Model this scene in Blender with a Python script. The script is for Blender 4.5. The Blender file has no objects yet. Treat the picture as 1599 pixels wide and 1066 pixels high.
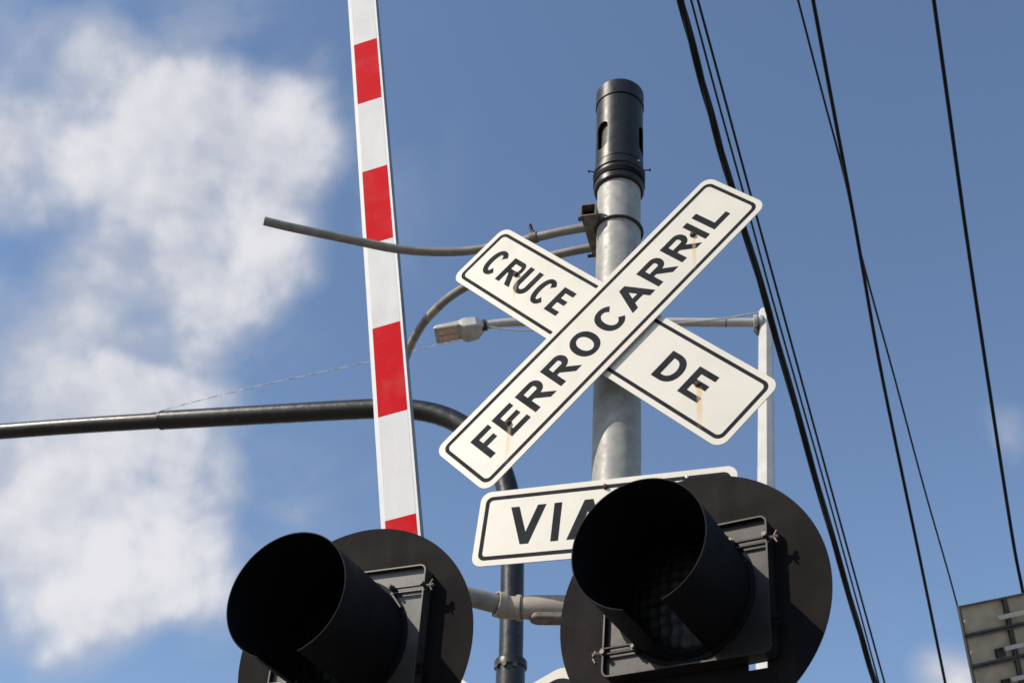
import bpy, bmesh, math, random
import numpy as np
from mathutils import Vector, Matrix
random.seed(4)
PI = math.pi
scene = bpy.context.scene
COL = scene.collection

# ------------------------------------------------------------------ camera
F_PX = 2000.0                       # focal length in pixels of the 1599 px wide photograph
PITCH, ROLL, EYE = 0.66849403, 0.10028837, 1.6
_fwd = np.array([0, math.cos(PITCH), math.sin(PITCH)])
_rt = np.array([1.0, 0, 0])
_up = np.cross(_rt, _fwd)
_r = math.cos(ROLL) * _rt + math.sin(ROLL) * _up
_u = -math.sin(ROLL) * _rt + math.cos(ROLL) * _up
CAMR = np.array([_r, _u, _fwd])
CAMP = Vector((0, 0, EYE))


def ray(px, py):
    d = CAMR.T @ np.array([(px - 799.5) / F_PX, -(py - 533.0) / F_PX, 1.0])
    return Vector(d)


def at(px, py, depth):
    return CAMP + ray(px, py) * depth


def at_y(px, py, y):                # on the vertical plane a horizontal distance y away
    d = ray(px, py)
    return CAMP + d * (y / d.y)


def at_z(px, py, z):                # on a level plane
    d = ray(px, py)
    return CAMP + d * ((z - EYE) / d.z)


def at_plane(px, py, p0, n):
    d = ray(px, py)
    return CAMP + d * ((p0 - CAMP).dot(n) / d.dot(n))


def project(p):
    c = CAMR @ np.array(p - CAMP)
    return 799.5 + F_PX * c[0] / c[2], 533.0 - F_PX * c[1] / c[2]


cam = bpy.data.cameras.new('camera')
cam.sensor_width = 36.0
cam.lens = F_PX / 1599.0 * 36.0
cam.clip_start = 0.05
cam.clip_end = 3000
cam.dof.use_dof = True
cam.dof.focus_distance = 3.75
cam.dof.aperture_fstop = 10.0
cam_ob = bpy.data.objects.new('camera', cam)
COL.objects.link(cam_ob)
m = Matrix([[_r[0], _u[0], -_fwd[0]], [_r[1], _u[1], -_fwd[1]], [_r[2], _u[2], -_fwd[2]]]).to_4x4()
m.translation = CAMP
cam_ob.matrix_world = m
scene.camera = cam_ob

# ------------------------------------------------------------------ materials


class NT:
    def __init__(self, mat):
        self.t = mat.node_tree
        self.n = self.t.nodes
        self.l = self.t.links

    def add(self, typ, **kw):
        nd = self.n.new(typ)
        for k, v in kw.items():
            setattr(nd, k, v)
        return nd

    def set(self, nd, key, v):
        if hasattr(v, 'is_output'):
            self.l.new(v, nd.inputs[key])
        else:
            nd.inputs[key].default_value = v

    def math(self, op, a, b=0.0, c=0.0, clamp=False):
        nd = self.add('ShaderNodeMath', operation=op, use_clamp=clamp)
        self.set(nd, 0, a)
        self.set(nd, 1, b)
        self.set(nd, 2, c)
        return nd.outputs[0]

    def smooth(self, v, lo, hi, a=0.0, b=1.0):
        nd = self.add('ShaderNodeMapRange', interpolation_type='SMOOTHSTEP')
        self.set(nd, 'Value', v)
        self.set(nd, 'From Min', lo)
        self.set(nd, 'From Max', hi)
        self.set(nd, 'To Min', a)
        self.set(nd, 'To Max', b)
        return nd.outputs[0]

    def noise(self, vec, scale, detail=4, rough=0.55, dist=0.0):
        nd = self.add('ShaderNodeTexNoise')
        self.l.new(vec, nd.inputs['Vector'])
        nd.inputs['Scale'].default_value = scale
        nd.inputs['Detail'].default_value = detail
        nd.inputs['Roughness'].default_value = rough
        nd.inputs['Distortion'].default_value = dist
        return nd.outputs['Fac']

    def mix(self, fac, a, b):
        nd = self.add('ShaderNodeMix', data_type='RGBA')
        self.set(nd, 'Factor', fac)
        for key, v in ((6, a), (7, b)):
            if hasattr(v, 'is_output'):
                self.l.new(v, nd.inputs[key])
            else:
                nd.inputs[key].default_value = (*v, 1) if len(v) == 3 else v
        return nd.outputs[2]

    def stretch(self, vec, s):
        nd = self.add('ShaderNodeMapping')
        self.l.new(vec, nd.inputs['Vector'])
        nd.inputs['Scale'].default_value = s
        return nd.outputs[0]


def new_mat(name):
    mt = bpy.data.materials.new(name)
    mt.use_nodes = True
    nt = NT(mt)
    return mt, nt, nt.n['Principled BSDF'], nt.add('ShaderNodeTexCoord').outputs['Object']


def worn(name, c1, c2, rough=0.5, metal=0.0, scale=12, bump=0.0, bscale=80, spots=None, spot_lo=0.66,
         spot_scale=40, streak=None, spec=0.5):
    """paint or metal whose colour wanders between c1 and c2, optional spots of rust or dirt"""
    mt, nt, b, oc = new_mat(name)
    f = nt.smooth(nt.noise(oc, scale, 5), 0.35, 0.65)
    col = nt.mix(f, c1, c2)
    if streak:
        s = nt.smooth(nt.noise(nt.stretch(oc, (1, 1, 0.06)), streak[0], 4), 0.5, 0.75)
        col = nt.mix(nt.math('MULTIPLY', s, streak[2]), col, streak[1])
    if spots:
        s = nt.smooth(nt.noise(oc, spot_scale, 3), spot_lo, spot_lo + 0.06)
        col = nt.mix(s, col, spots)
    nt.l.new(col, b.inputs['Base Color'])
    b.inputs['Metallic'].default_value = metal
    b.inputs['Specular IOR Level'].default_value = spec
    r = nt.smooth(nt.noise(oc, scale * 1.7, 4), 0.3, 0.7, rough - 0.07, rough + 0.08)
    nt.l.new(r, b.inputs['Roughness'])
    if bump:
        bp = nt.add('ShaderNodeBump')
        bp.inputs['Strength'].default_value = bump
        bp.inputs['Distance'].default_value = 0.002
        nt.l.new(nt.noise(oc, bscale, 4), bp.inputs['Height'])
        nt.l.new(bp.outputs[0], b.inputs['Normal'])
    return mt


def rust_streaks(nt, oc, streaks):
    """mask of rust runs below bolts: (x, z_top, length, half width) in the object's own frame"""
    sep = nt.add('ShaderNodeSeparateXYZ')
    nt.l.new(oc, sep.inputs[0])
    X, Z = sep.outputs[0], sep.outputs[2]
    wob = nt.math('MULTIPLY', nt.math('SUBTRACT', nt.noise(nt.stretch(oc, (1, 1, 0.5)), 40, 2), 0.5), 0.006)
    out = None
    for x0, zt, ln, hw in streaks:
        dx = nt.math('ABSOLUTE', nt.math('SUBTRACT', nt.math('ADD', X, wob), x0))
        a = nt.smooth(dx, hw * 0.3, hw, 1.0, 0.0)
        dz = nt.math('SUBTRACT', zt, Z)
        a = nt.math('MULTIPLY', a, nt.smooth(dz, -0.002, 0.003))
        a = nt.math('MULTIPLY', a, nt.smooth(dz, ln * 0.45, ln, 1.0, 0.0))
        out = a if out is None else nt.math('ADD', out, a)
    fine = nt.smooth(nt.noise(nt.stretch(oc, (1, 1, 0.12)), 260, 3), 0.25, 0.7, 0.35, 1.0)
    return nt.math('MULTIPLY', out, fine, clamp=True)


def sign_paint(name, streaks, base=(0.66, 0.625, 0.545), stain=(0.66, 0.38, 0.12), amt=0.8, rough=0.38):
    mt, nt, b, oc = new_mat(name)
    f = nt.smooth(nt.noise(oc, 5, 5, 0.6), 0.3, 0.7)
    col = nt.mix(f, base, tuple(c * 0.955 for c in base))
    dirt = nt.smooth(nt.noise(nt.stretch(oc, (1, 1, 0.15)), 55, 5, 0.65), 0.56, 0.82)
    col = nt.mix(nt.math('MULTIPLY', dirt, 0.16), col, (0.50, 0.44, 0.34))
    speck = nt.smooth(nt.noise(oc, 130, 2), 0.72, 0.78)
    col = nt.mix(nt.math('MULTIPLY', speck, 0.35), col, (0.35, 0.3, 0.24))
    if streaks:
        col = nt.mix(nt.math('MULTIPLY', rust_streaks(nt, oc, streaks), amt), col, stain)
    nt.l.new(col, b.inputs['Base Color'])
    nt.l.new(nt.smooth(nt.noise(oc, 9, 3), 0.3, 0.7, rough - 0.06, rough + 0.12), b.inputs['Roughness'])
    bp = nt.add('ShaderNodeBump')
    bp.inputs['Strength'].default_value = 0.05
    bp.inputs['Distance'].default_value = 0.01
    nt.l.new(nt.noise(oc, 6, 2), bp.inputs['Height'])
    nt.l.new(bp.outputs[0], b.inputs['Normal'])
    return mt


M = {}
M['galv'] = worn('galvanised_steel', (0.27, 0.262, 0.238), (0.36, 0.348, 0.316), 0.48, 0.0, 26, 0.15, 160,
                 spots=(0.29, 0.28, 0.255), spot_lo=0.63, spot_scale=75, streak=(90, (0.31, 0.30, 0.28), 0.35))
M['tube'] = worn('grey_tube_paint', (0.19, 0.175, 0.15), (0.25, 0.232, 0.20), 0.5, 0.0, 25, 0.1, 150,
                 spots=(0.14, 0.1, 0.07), spot_lo=0.7, spot_scale=60)
M['bracket'] = worn('bracket_steel', (0.12, 0.095, 0.075), (0.20, 0.175, 0.15), 0.55, 0.0, 40, 0.2, 150,
                    spots=(0.12, 0.06, 0.03), spot_lo=0.62, spot_scale=45)
M['cast'] = worn('cast_conduit', (0.31, 0.265, 0.215), (0.38, 0.33, 0.275), 0.55, 0.0, 18, 0.3, 90,
                 spots=(0.25, 0.22, 0.19), spot_lo=0.66, spot_scale=50)
M['rust'] = worn('rusty_iron', (0.035, 0.018, 0.012), (0.09, 0.035, 0.018), 0.75, 0.0, 90, 0.4, 300)
M['strap'] = worn('dark_strap', (0.02, 0.017, 0.016), (0.055, 0.03, 0.02), 0.5, 0.0, 60, 0.2, 200)
M['bolt'] = worn('zinc_bolt', (0.42, 0.38, 0.32), (0.56, 0.52, 0.46), 0.35, 0.6, 60)
M['bell'] = worn('bell_black', (0.012, 0.0105, 0.009), (0.016, 0.014, 0.012), 0.36, 0.0, 14, 0.06, 90,
                 spots=(0.03, 0.027, 0.024), spot_lo=0.7, spot_scale=50, spec=0.42)
M['bell_in'] = worn('bell_inner', (0.045, 0.037, 0.031), (0.065, 0.055, 0.046), 0.6, 0.0, 30)
M['fitting'] = worn('dull_fitting', (0.06, 0.05, 0.042), (0.12, 0.10, 0.085), 0.40, 0.3, 60)
M['door_glare'] = worn('door_glare', (0.045, 0.038, 0.031), (0.060, 0.051, 0.042), 0.42, 0.0, 10, 0.05, 90,  # lighter, glossier copy of the door material, with sun glare put into its colour
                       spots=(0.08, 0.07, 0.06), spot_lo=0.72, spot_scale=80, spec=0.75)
M['disc'] = worn('disc_black', (0.0080, 0.0067, 0.0071), (0.0096, 0.0081, 0.0086), 0.65, 0.0, 4, 0.1, 60,
                 spots=(0.03, 0.026, 0.025), spot_lo=0.72, spot_scale=90, spec=0.06, streak=(26, (0.016, 0.0135, 0.012), 0.5))
M['door'] = worn('door_black', (0.017, 0.0145, 0.013), (0.022, 0.019, 0.017), 0.42, 0.0, 10, 0.05, 90,
                 spots=(0.03, 0.026, 0.022), spot_lo=0.72, spot_scale=80, spec=0.32)
M['hood'] = worn('hood_black', (0.007, 0.007, 0.0085), (0.010, 0.010, 0.012), 0.6, 0.0, 8, 0.06, 60, spec=0.07)
M['edge'] = worn('pale_edge', (0.20, 0.19, 0.18), (0.32, 0.30, 0.28), 0.45, 0.0, 50)  # pale grey for the front rim of the hoods
M['inner'] = worn('matt_black', (0.004, 0.004, 0.004), (0.006, 0.006, 0.006), 0.9, 0.0, 10, spec=0.1)
M['letter'] = worn('letter_black', (0.016, 0.018, 0.022), (0.022, 0.024, 0.029), 0.6, 0.0, 16, spec=0.05)
M['mast_arm'] = worn('glossy_black_paint', (0.010, 0.009, 0.008), (0.017, 0.015, 0.013), 0.35, 0.0, 10, 0.45, 38,
                     spots=(0.16, 0.075, 0.03), spot_lo=0.70, spot_scale=26, spec=0.5)
M['lamp_post'] = worn('lamp_post_paint', (0.50, 0.49, 0.465), (0.57, 0.56, 0.535), 0.5, 0.0, 4,
                      streak=(14, (0.5, 0.48, 0.45), 0.4))
M['lamp_arm'] = worn('lamp_arm_paint', (0.40, 0.385, 0.355), (0.46, 0.445, 0.415), 0.5, 0.0, 6)
M['lamp_body'] = worn('lamp_body_paint', (0.44, 0.43, 0.40), (0.54, 0.53, 0.49), 0.45, 0.0, 9)
M['led'] = worn('led_panel', (0.60, 0.46, 0.36), (0.78, 0.63, 0.50), 0.25, 0.0, 30)
M['dark'] = worn('dark_rubber', (0.014, 0.014, 0.015), (0.022, 0.022, 0.023), 0.5, 0.0, 20)
M['cable'] = worn('cable_black', (0.010, 0.010, 0.012), (0.016, 0.016, 0.018), 0.6, 0.0, 3, spec=0.2)
M['white_arm'] = worn('arm_white_paint', (0.72, 0.71, 0.69), (0.78, 0.77, 0.75), 0.45, 0.0, 5,
                      streak=(50, (0.66, 0.65, 0.62), 0.35))
M['alu_beam'] = worn('aluminium_beam', (0.20, 0.205, 0.21), (0.27, 0.275, 0.28), 0.5, 0.0, 6, streak=(40, (0.15, 0.15, 0.15), 0.5))
M['panel_back'] = worn('panel_backsheet', (0.39, 0.315, 0.225), (0.51, 0.42, 0.30), 0.55, 0.0, 6)
M['alu'] = worn('panel_frame', (0.045, 0.042, 0.042), (0.07, 0.065, 0.062), 0.5, 0.0, 12)
M['rail'] = worn('panel_rail', (0.50, 0.47, 0.42), (0.58, 0.55, 0.50), 0.45, 0.2, 12)
M['cells'] = worn('solar_cells', (0.01, 0.014, 0.04), (0.014, 0.02, 0.055), 0.15, 0.0, 6)
M['silver'] = worn('silver_strand', (0.40, 0.39, 0.38), (0.50, 0.49, 0.47), 0.45, 0.3, 40)


def sheeting(name, c1, c2):
    """retroreflective sheeting: faint lengthwise ribs of its own"""
    mt, nt, b, oc = new_mat(name)
    w = nt.add('ShaderNodeTexWave', wave_type='BANDS', bands_direction='X')
    nt.l.new(oc, w.inputs['Vector'])
    w.inputs['Scale'].default_value = 44
    w.inputs['Distortion'].default_value = 1.2
    w.inputs['Detail'].default_value = 2
    w.inputs['Detail Scale'].default_value = 0.6
    f = nt.math('MULTIPLY', nt.smooth(w.outputs['Fac'], 0.55, 0.95), 0.55)
    f = nt.math('MULTIPLY', f, nt.smooth(nt.noise(nt.stretch(oc, (1, 1, 0.2)), 18, 3), 0.3, 0.6))
    col = nt.mix(f, c1, c2)
    sc_ = nt.smooth(nt.noise(nt.stretch(oc, (1, 1, 0.25)), 70, 5, .7), .60, .80)
    col = nt.mix(nt.math('MULTIPLY', sc_, .30), col, (0.30, 0.25, 0.21))
    gr = nt.smooth(nt.noise(oc, 5, 4, .6), .45, .75)
    col = nt.mix(nt.math('MULTIPLY', gr, .16), col, (0.36, 0.31, 0.27))
    nt.l.new(col, b.inputs['Base Color'])
    b.inputs['Roughness'].default_value = 0.6
    b.inputs['Specular IOR Level'].default_value = 0.04
    return mt


M['white_sheet'] = sheeting('white_sheeting', (0.76, 0.755, 0.745), (0.60, 0.595, 0.59))
M['red_sheet'] = sheeting('red_sheeting', (0.60, 0.006, 0.015), (0.50, 0.005, 0.011))


def lens_mat():
    mt, nt, b, oc = new_mat('smoked_lens')
    v = nt.add('ShaderNodeTexVoronoi', feature='F1')
    nt.l.new(oc, v.inputs['Vector'])
    v.inputs['Scale'].default_value = 40
    v.inputs['Randomness'].default_value = 0.30
    f = nt.smooth(v.outputs['Distance'], 0.25, 0.62)
    nt.l.new(nt.mix(f, (0.020, 0.018, 0.015), (0.004, 0.0037, 0.0033)), b.inputs['Base Color'])
    b.inputs['Roughness'].default_value = 0.4
    b.inputs['Specular IOR Level'].default_value = 0.2
    bp = nt.add('ShaderNodeBump')
    bp.inputs['Strength'].default_value = 0.7
    bp.inputs['Distance'].default_value = 0.004
    nt.l.new(v.outputs['Distance'], bp.inputs['Height'])
    nt.l.new(bp.outputs[0], b.inputs['Normal'])
    return mt


M['lens'] = lens_mat()


def ground_mat():
    mt, nt, b, oc = new_mat('ground_mat')
    f = nt.smooth(nt.noise(oc, 0.6, 8, 0.6), 0.3, 0.7)
    g = nt.noise(oc, 60, 3)
    c = nt.mix(f, (0.11, 0.095, 0.08), (0.17, 0.145, 0.12))
    c = nt.mix(nt.math('MULTIPLY', g, 0.5), c, (0.14, 0.125, 0.11))
    nt.l.new(c, b.inputs['Base Color'])
    b.inputs['Roughness'].default_value = 0.95
    return mt


M['ground'] = ground_mat()

# ------------------------------------------------------------------ mesh helpers


def tag(o, label=None, cat=None, group=None, kind=None):
    for k, v in (('label', label), ('category', cat), ('group', group), ('kind', kind)):
        if v:
            o[k] = v
    return o


def link(name, me, mat, parent=None, loc=None, rot=None):
    o = bpy.data.objects.new(name, me)
    COL.objects.link(o)
    if mat is not None and hasattr(me, 'materials'):
        me.materials.clear()
        for x in (mat if isinstance(mat, (list, tuple)) else [mat]):
            me.materials.append(x)
    if parent:
        o.parent = parent
    if loc is not None:
        o.location = loc
    if rot is not None:
        o.rotation_euler = rot
    return o


def empty(name, loc=(0, 0, 0), rot=(0, 0, 0)):
    o = bpy.data.objects.new(name, None)
    o.empty_display_size = 0.1
    COL.objects.link(o)
    o.location = loc
    o.rotation_euler = rot
    return o


def from_bm(bm, smooth=False, angle=None):
    me = bpy.data.meshes.new('mesh')
    bmesh.ops.recalc_face_normals(bm, faces=bm.faces)
    bm.to_mesh(me)
    bm.free()
    if smooth:
        for p in me.polygons:
            p.use_smooth = True
        if angle is not None:
            me.set_sharp_from_angle(angle=angle)
    return me


def tube_bm(bm, pts, rad, segs=24, caps=True, squash=None):
    pts = [Vector(p) for p in pts]
    n = len(pts)
    rads = rad if isinstance(rad, (list, tuple)) else [rad] * n
    prev = None
    rings = []
    for i, p in enumerate(pts):
        t = (pts[min(i + 1, n - 1)] - pts[max(i - 1, 0)])
        t.normalize()
        if prev is None:
            a = Vector((0, 0, 1)) if abs(t.z) < 0.9 else Vector((1, 0, 0))
            x = t.cross(a).normalized()
        else:
            x = (prev - t * prev.dot(t)).normalized()
        prev = x
        y = t.cross(x)
        rings.append([bm.verts.new(p + (x * math.cos(2 * PI * k / segs) + y * math.sin(2 * PI * k / segs)) * rads[i])
                      for k in range(segs)])
    for a, b in zip(rings, rings[1:]):
        for k in range(segs):
            bm.faces.new((a[k], a[(k + 1) % segs], b[(k + 1) % segs], b[k]))
    if caps:
        bm.faces.new(rings[0])
        bm.faces.new(rings[-1])
    return bm


def tube(pts, rad, segs=24, caps=True):
    return from_bm(tube_bm(bmesh.new(), pts, rad, segs, caps), True, math.radians(40))


def lathe_bm(bm, prof, segs=64, axis=None, origin=(0, 0, 0)):
    """profile of (radius, height) turned round an axis (default z)"""
    ax = Vector(axis or (0, 0, 1)).normalized()
    a = Vector((1, 0, 0)) if abs(ax.x) < 0.9 else Vector((0, 1, 0))
    x = (a - ax * a.dot(ax)).normalized()
    y = ax.cross(x)
    o = Vector(origin)
    rings = []
    for r, h in prof:
        if r < 1e-6:
            rings.append([bm.verts.new(o + ax * h)])
        else:
            rings.append([bm.verts.new(o + ax * h + (x * math.cos(2 * PI * k / segs) + y * math.sin(2 * PI * k / segs)) * r)
                          for k in range(segs)])
    for A, B in zip(rings, rings[1:]):
        for k in range(segs):
            k2 = (k + 1) % segs
            if len(A) == 1 and len(B) == 1:
                continue
            if len(A) == 1:
                bm.faces.new((A[0], B[k], B[k2]))
            elif len(B) == 1:
                bm.faces.new((A[k], A[k2], B[0]))
            else:
                bm.faces.new((A[k], A[k2], B[k2], B[k]))
    return bm


def lathe(prof, segs=64, axis=None, origin=(0, 0, 0), angle=30):
    return from_bm(lathe_bm(bmesh.new(), prof, segs, axis, origin), True, math.radians(angle))


def box_bm(bm, c, s, rot=None, bevel=0.0):
    r = bmesh.ops.create_cube(bm, size=1.0)
    vs = r['verts']
    bmesh.ops.scale(bm, vec=s, verts=vs)
    if bevel:
        es = list({e for v in vs for e in v.link_edges})
        rb = bmesh.ops.bevel(bm, geom=es, offset=bevel, segments=2, affect='EDGES', profile=0.5)
        vs = list({v for f in rb['faces'] for v in f.verts} | {v for v in vs if v.is_valid})
    mt = (rot.to_4x4() if rot is not None else Matrix.Identity(4))
    mt = Matrix.Translation(Vector(c)) @ mt
    bmesh.ops.transform(bm, matrix=mt, verts=vs)
    return bm


def box(c, s, bevel=0.0, rot=None):
    return from_bm(box_bm(bmesh.new(), c, s, rot, bevel), False)


def sheet(loops, thick, y_front=0.0, bevel=0.0, frame=None):
    """flat shapes (outer loops and holes, in x and z) with a thickness; front face at y = y_front, body towards +y"""
    cu = bpy.data.curves.new('sheet', 'CURVE')
    cu.dimensions = '2D'
    cu.fill_mode = 'BOTH'
    cu.extrude = thick / 2 - bevel
    cu.bevel_depth = bevel
    cu.bevel_resolution = 1
    if bevel:
        cu.offset = -bevel
    for lp in loops:
        sp = cu.splines.new('POLY')
        sp.points.add(len(lp) - 1)
        for p, (x, z) in zip(sp.points, lp):
            p.co = (x, z, 0, 1)
        sp.use_cyclic_u = True
    o = bpy.data.objects.new('sheet', cu)
    COL.objects.link(o)
    bpy.context.view_layer.update()
    dg = bpy.context.evaluated_depsgraph_get()
    me = bpy.data.meshes.new_from_object(o.evaluated_get(dg))
    bpy.data.objects.remove(o)
    bpy.data.curves.remove(cu)
    # curve x,y,z -> object x, -z+.., y
    for v in me.vertices:
        x, y, z = v.co
        v.co = (x, y_front + thick / 2 - z, y)
    if frame is not None:
        me.transform(frame)
    bm = bmesh.new()
    bm.from_mesh(me)
    bmesh.ops.remove_doubles(bm, verts=bm.verts, dist=1e-6)
    bmesh.ops.recalc_face_normals(bm, faces=bm.faces)
    bm.to_mesh(me)
    bm.free()
    for p in me.polygons:
        p.use_smooth = False
    return me


def round_rect(w, h, r, n=8, cx=0.0, cz=0.0):
    out = []
    for sx, sz, a0 in ((1, 1, 0), (-1, 1, 90), (-1, -1, 180), (1, -1, 270)):
        for k in range(n + 1):
            a = math.radians(a0 + 90 * k / n)
            out.append((cx + sx * (w / 2 - r) + r * math.cos(a), cz + sz * (h / 2 - r) + r * math.sin(a)))
    return out


def rot2(loop, ang, cx=0.0, cz=0.0):
    c, s = math.cos(ang), math.sin(ang)
    return [(cx + x * c - z * s, cz + x * s + z * c) for x, z in loop]


def arc(cx, cz, rx, rz, a0, a1, n=16, e=2.0):
    out = []
    for k in range(n + 1):
        a = math.radians(a0 + (a1 - a0) * k / n)
        c, s = math.cos(a), math.sin(a)
        out.append((cx + rx * math.copysign(abs(c) ** (2 / e), c), cz + rz * math.copysign(abs(s) ** (2 / e), s)))
    return out


def glyph(ch, w, h, s):
    """outline loops of one sign letter, lower left corner at 0,0"""
    v = s * 0.86                                   # horizontal strokes are a little thinner
    if ch == 'I':
        return [[(0, 0), (s, 0), (s, h), (0, h)]]
    if ch == 'L':
        return [[(0, 0), (w, 0), (w, v), (s, v), (s, h), (0, h)]]
    if ch == 'F':
        return [[(0, 0), (s, 0), (s, h * .42), (w * .86, h * .42), (w * .86, h * .42 + v), (s, h * .42 + v),
                 (s, h - v), (w, h - v), (w, h), (0, h)]]
    if ch == 'E':
        m0 = h / 2 - v / 2 + h * .015
        return [[(0, 0), (w, 0), (w, v), (s, v), (s, m0), (w * .92, m0), (w * .92, m0 + v), (s, m0 + v),
                 (s, h - v), (w * .97, h - v), (w * .97, h), (0, h)]]
    if ch == 'O':
        o = h * .03
        return [arc(w / 2, h / 2, w / 2, h / 2 + o, 0, 354, 60, 2.15),
                arc(w / 2, h / 2, w / 2 - s, h / 2 + o - v, 0, 354, 60, 2.1)]
    if ch == 'C':
        o = h * .03
        a = arc(w / 2, h / 2, w / 2, h / 2 + o, 38, 322, 50, 2.2)
        b = arc(w / 2, h / 2, w / 2 - s, h / 2 + o - v, 326, 34, 50, 2.1)
        return [a + b]
    if ch == 'U':
        o = h * .03
        r = w / 2
        return [[(0, h)] + arc(r, r * .95, r, r * .95 + o, 180, 360, 24, 2.2) + [(w, h), (w - s, h)] +
                arc(r, r * .95, r - s, r * .95 + o - v, 360, 180, 24, 2.1) + [(s, h)]]
    if ch == 'D':
        rx = min(w - s * 1.1, h * .5)
        return [[(0, 0), (w - rx, 0)] + arc(w - rx, h / 2, rx, h / 2, -86, 86, 24, 2.2) + [(w - rx, h), (0, h)],
                [(s, v), (w - rx, v)] + arc(w - rx, h / 2, rx - s, h / 2 - v, -84, 84, 24, 2.1) + [(w - rx, h - v), (s, h - v)]]
    if ch == 'R':
        yb = h * .42
        rb = (h - yb) / 2
        bw = w * .96
        ax = max(bw - rb, s * 1.3)
        lx = w * .36
        t = s * 1.18
        ax = max(ax, lx + t + .0005)
        rx = bw - ax
        return [[(0, 0), (s, 0), (s, yb), (lx, yb), (w * 1.02 - t, 0), (w * 1.02, 0), (lx + t, yb + 0.0004)] +
                arc(ax, yb + rb, rx, rb, -84, 90, 16) + [(0, h)],
                [(s, yb + v)] + arc(ax, yb + rb, max(rx - s, .004), rb - v, -90, 90, 12) + [(s, h - v)]]
    if ch == 'A':
        t = s * .56
        s1 = s * 1.12
        k = (w / 2 - t) / h
        hi = (w / 2 - s1) / k
        b0, b1 = h * .22, h * .22 + v
        return [[(0, 0), (s1, 0), (s1 + k * b0, b0), (w - s1 - k * b0, b0), (w - s1, 0), (w, 0), (w / 2 + t, h), (w / 2 - t, h)],
                [(s1 + k * b1, b1), (w / 2, hi), (w - s1 - k * b1, b1)]]
    if ch == 'V':
        t = s * .56
        s1 = s * 1.12
        k = (w / 2 - t) / h
        hi = h - (w / 2 - s1) / k
        return [[(0, h), (w / 2 - t, 0), (w / 2 + t, 0), (w, h), (w - s1, h), (w / 2, hi), (s1, h)]]
    raise ValueError(ch)


def word(items, h, s):
    """items: (letter, x, width); letters centred on z = 0"""
    loops = []
    for ch, x, w in items:
        for lp in glyph(ch, w, h, s):
            loops.append([(x + a, b - h / 2) for a, b in lp])
    return loops


# ------------------------------------------------------------------ ground (below the frame, bounces light)
bm = bmesh.new()
S = 900
bmesh.ops.create_grid(bm, x_segments=8, y_segments=8, size=S)
tag(link('ground', from_bm(bm), M['ground']), kind='structure')

# ------------------------------------------------------------------ mast
P1 = at(963.4, 637, 3.79)
P2 = at_y(966.6, 295, P1.y)
MAX = (P2 - P1).normalized()                                  # axis, upwards
base = P1 - MAX * (P1.z / MAX.z)


def mast_row(py):
    """height along the mast axis whose centre falls on image row py"""
    lo, hi = 0.0, 12.0
    for _ in range(60):
        mid = (lo + hi) / 2
        if project(base + MAX * mid)[1] > py:
            lo = mid
        else:
            hi = mid
    return lo


RM = 0.0705
MROT = Vector((0, 0, 1)).rotation_difference(MAX).to_euler()
mast = empty('signal_mast', base, MROT)
tag(mast, 'round galvanised grey mast carrying the crossed signs and the black bell', 'mast')
h_top = mast_row(285)
link('pole', lathe([(0, 0), (RM, 0), (RM, 0.4), (RM, h_top * .72), (RM * 1.04, h_top), (0, h_top)], 72), M['galv'], mast)
fl = lathe([(RM, 0.0), (0.2, 0.0), (0.2, 0.025), (0.09, 0.03), (0.083, 0.12), (RM, 0.125)], 48)
link('base_flange', fl, M['galv'], mast)
# strap round the mast that holds the guide fork bracket
hs = mast_row(361)

# ------------------------------------------------------------------ bell on top of the mast
hb0, hb1 = mast_row(302), mast_row(150)
bell = empty('crossing_bell', base + MAX * hb0, MROT)
tag(bell, 'black cylindrical crossing bell with oval openings on top of the grey mast', 'bell')


def hb(py):
    return mast_row(py) - hb0


RB = 0.0830
seam = hb(172)
body_lo, body_hi = hb(266), hb(173)
bm = bmesh.new()
prof = [(RB - .0005, body_lo), (RB, body_lo + .012), (RB, body_hi), (RB - .006, body_hi), (RB - .006, body_lo), (RB - .0005, body_lo)]
lathe_bm(bm, prof, 96)
bmesh.ops.remove_doubles(bm, verts=bm.verts, dist=1e-6)
body = link('housing', from_bm(bm, True, math.radians(35)), M['bell'], bell)
slot_z = (hb(232) + hb(228)) / 2
cut = bmesh.new()
for deg in (-55, 66, 186):
    # stadium shaped cutter pointing outwards
    a = math.radians(deg)
    out = Vector((math.sin(a), -math.cos(a), 0))
    side = Vector((math.cos(a), math.sin(a), 0))
    rr, hh = .026, .066
    lp = [(x, z) for x, z in round_rect(2 * rr, 2 * hh, rr * .999, 10)]
    v0 = [cut.verts.new(out * .05 + side * x + Vector((0, 0, slot_z + z))) for x, z in lp]
    v1 = [cut.verts.new(out * .11 + side * x + Vector((0, 0, slot_z + z))) for x, z in lp]
    cut.faces.new(v0)
    cut.faces.new(v1)
    for k in range(len(lp)):
        k2 = (k + 1) % len(lp)
        cut.faces.new((v0[k], v0[k2], v1[k2], v1[k]))
cme = from_bm(cut)
co = link('cutter', cme, None, bell)
md = body.modifiers.new('b', 'BOOLEAN')
md.operation = 'DIFFERENCE'
md.object = co
md.solver = 'EXACT'
bpy.context.view_layer.update()
me = bpy.data.meshes.new_from_object(body.evaluated_get(bpy.context.evaluated_depsgraph_get()))
body.modifiers.clear()
body.data = me
bpy.data.objects.remove(co)
me.set_sharp_from_angle(angle=math.radians(32))
link('sounder', lathe([(0, body_lo + .02), (.062, body_lo + .02), (.066, body_lo + .05), (.066, body_hi - .03), (0, body_hi - .02)], 48), M['bell_in'], bell)
top = hb(150)
link('cap', lathe([(RB - .004, seam - .0005), (RB + .0034, seam + .0015), (RB + .0034, top - .008), (RB - .001, top - .001), (RB - .012, top + .003), (0, top + .005)], 72), M['bell'], bell)
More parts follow.
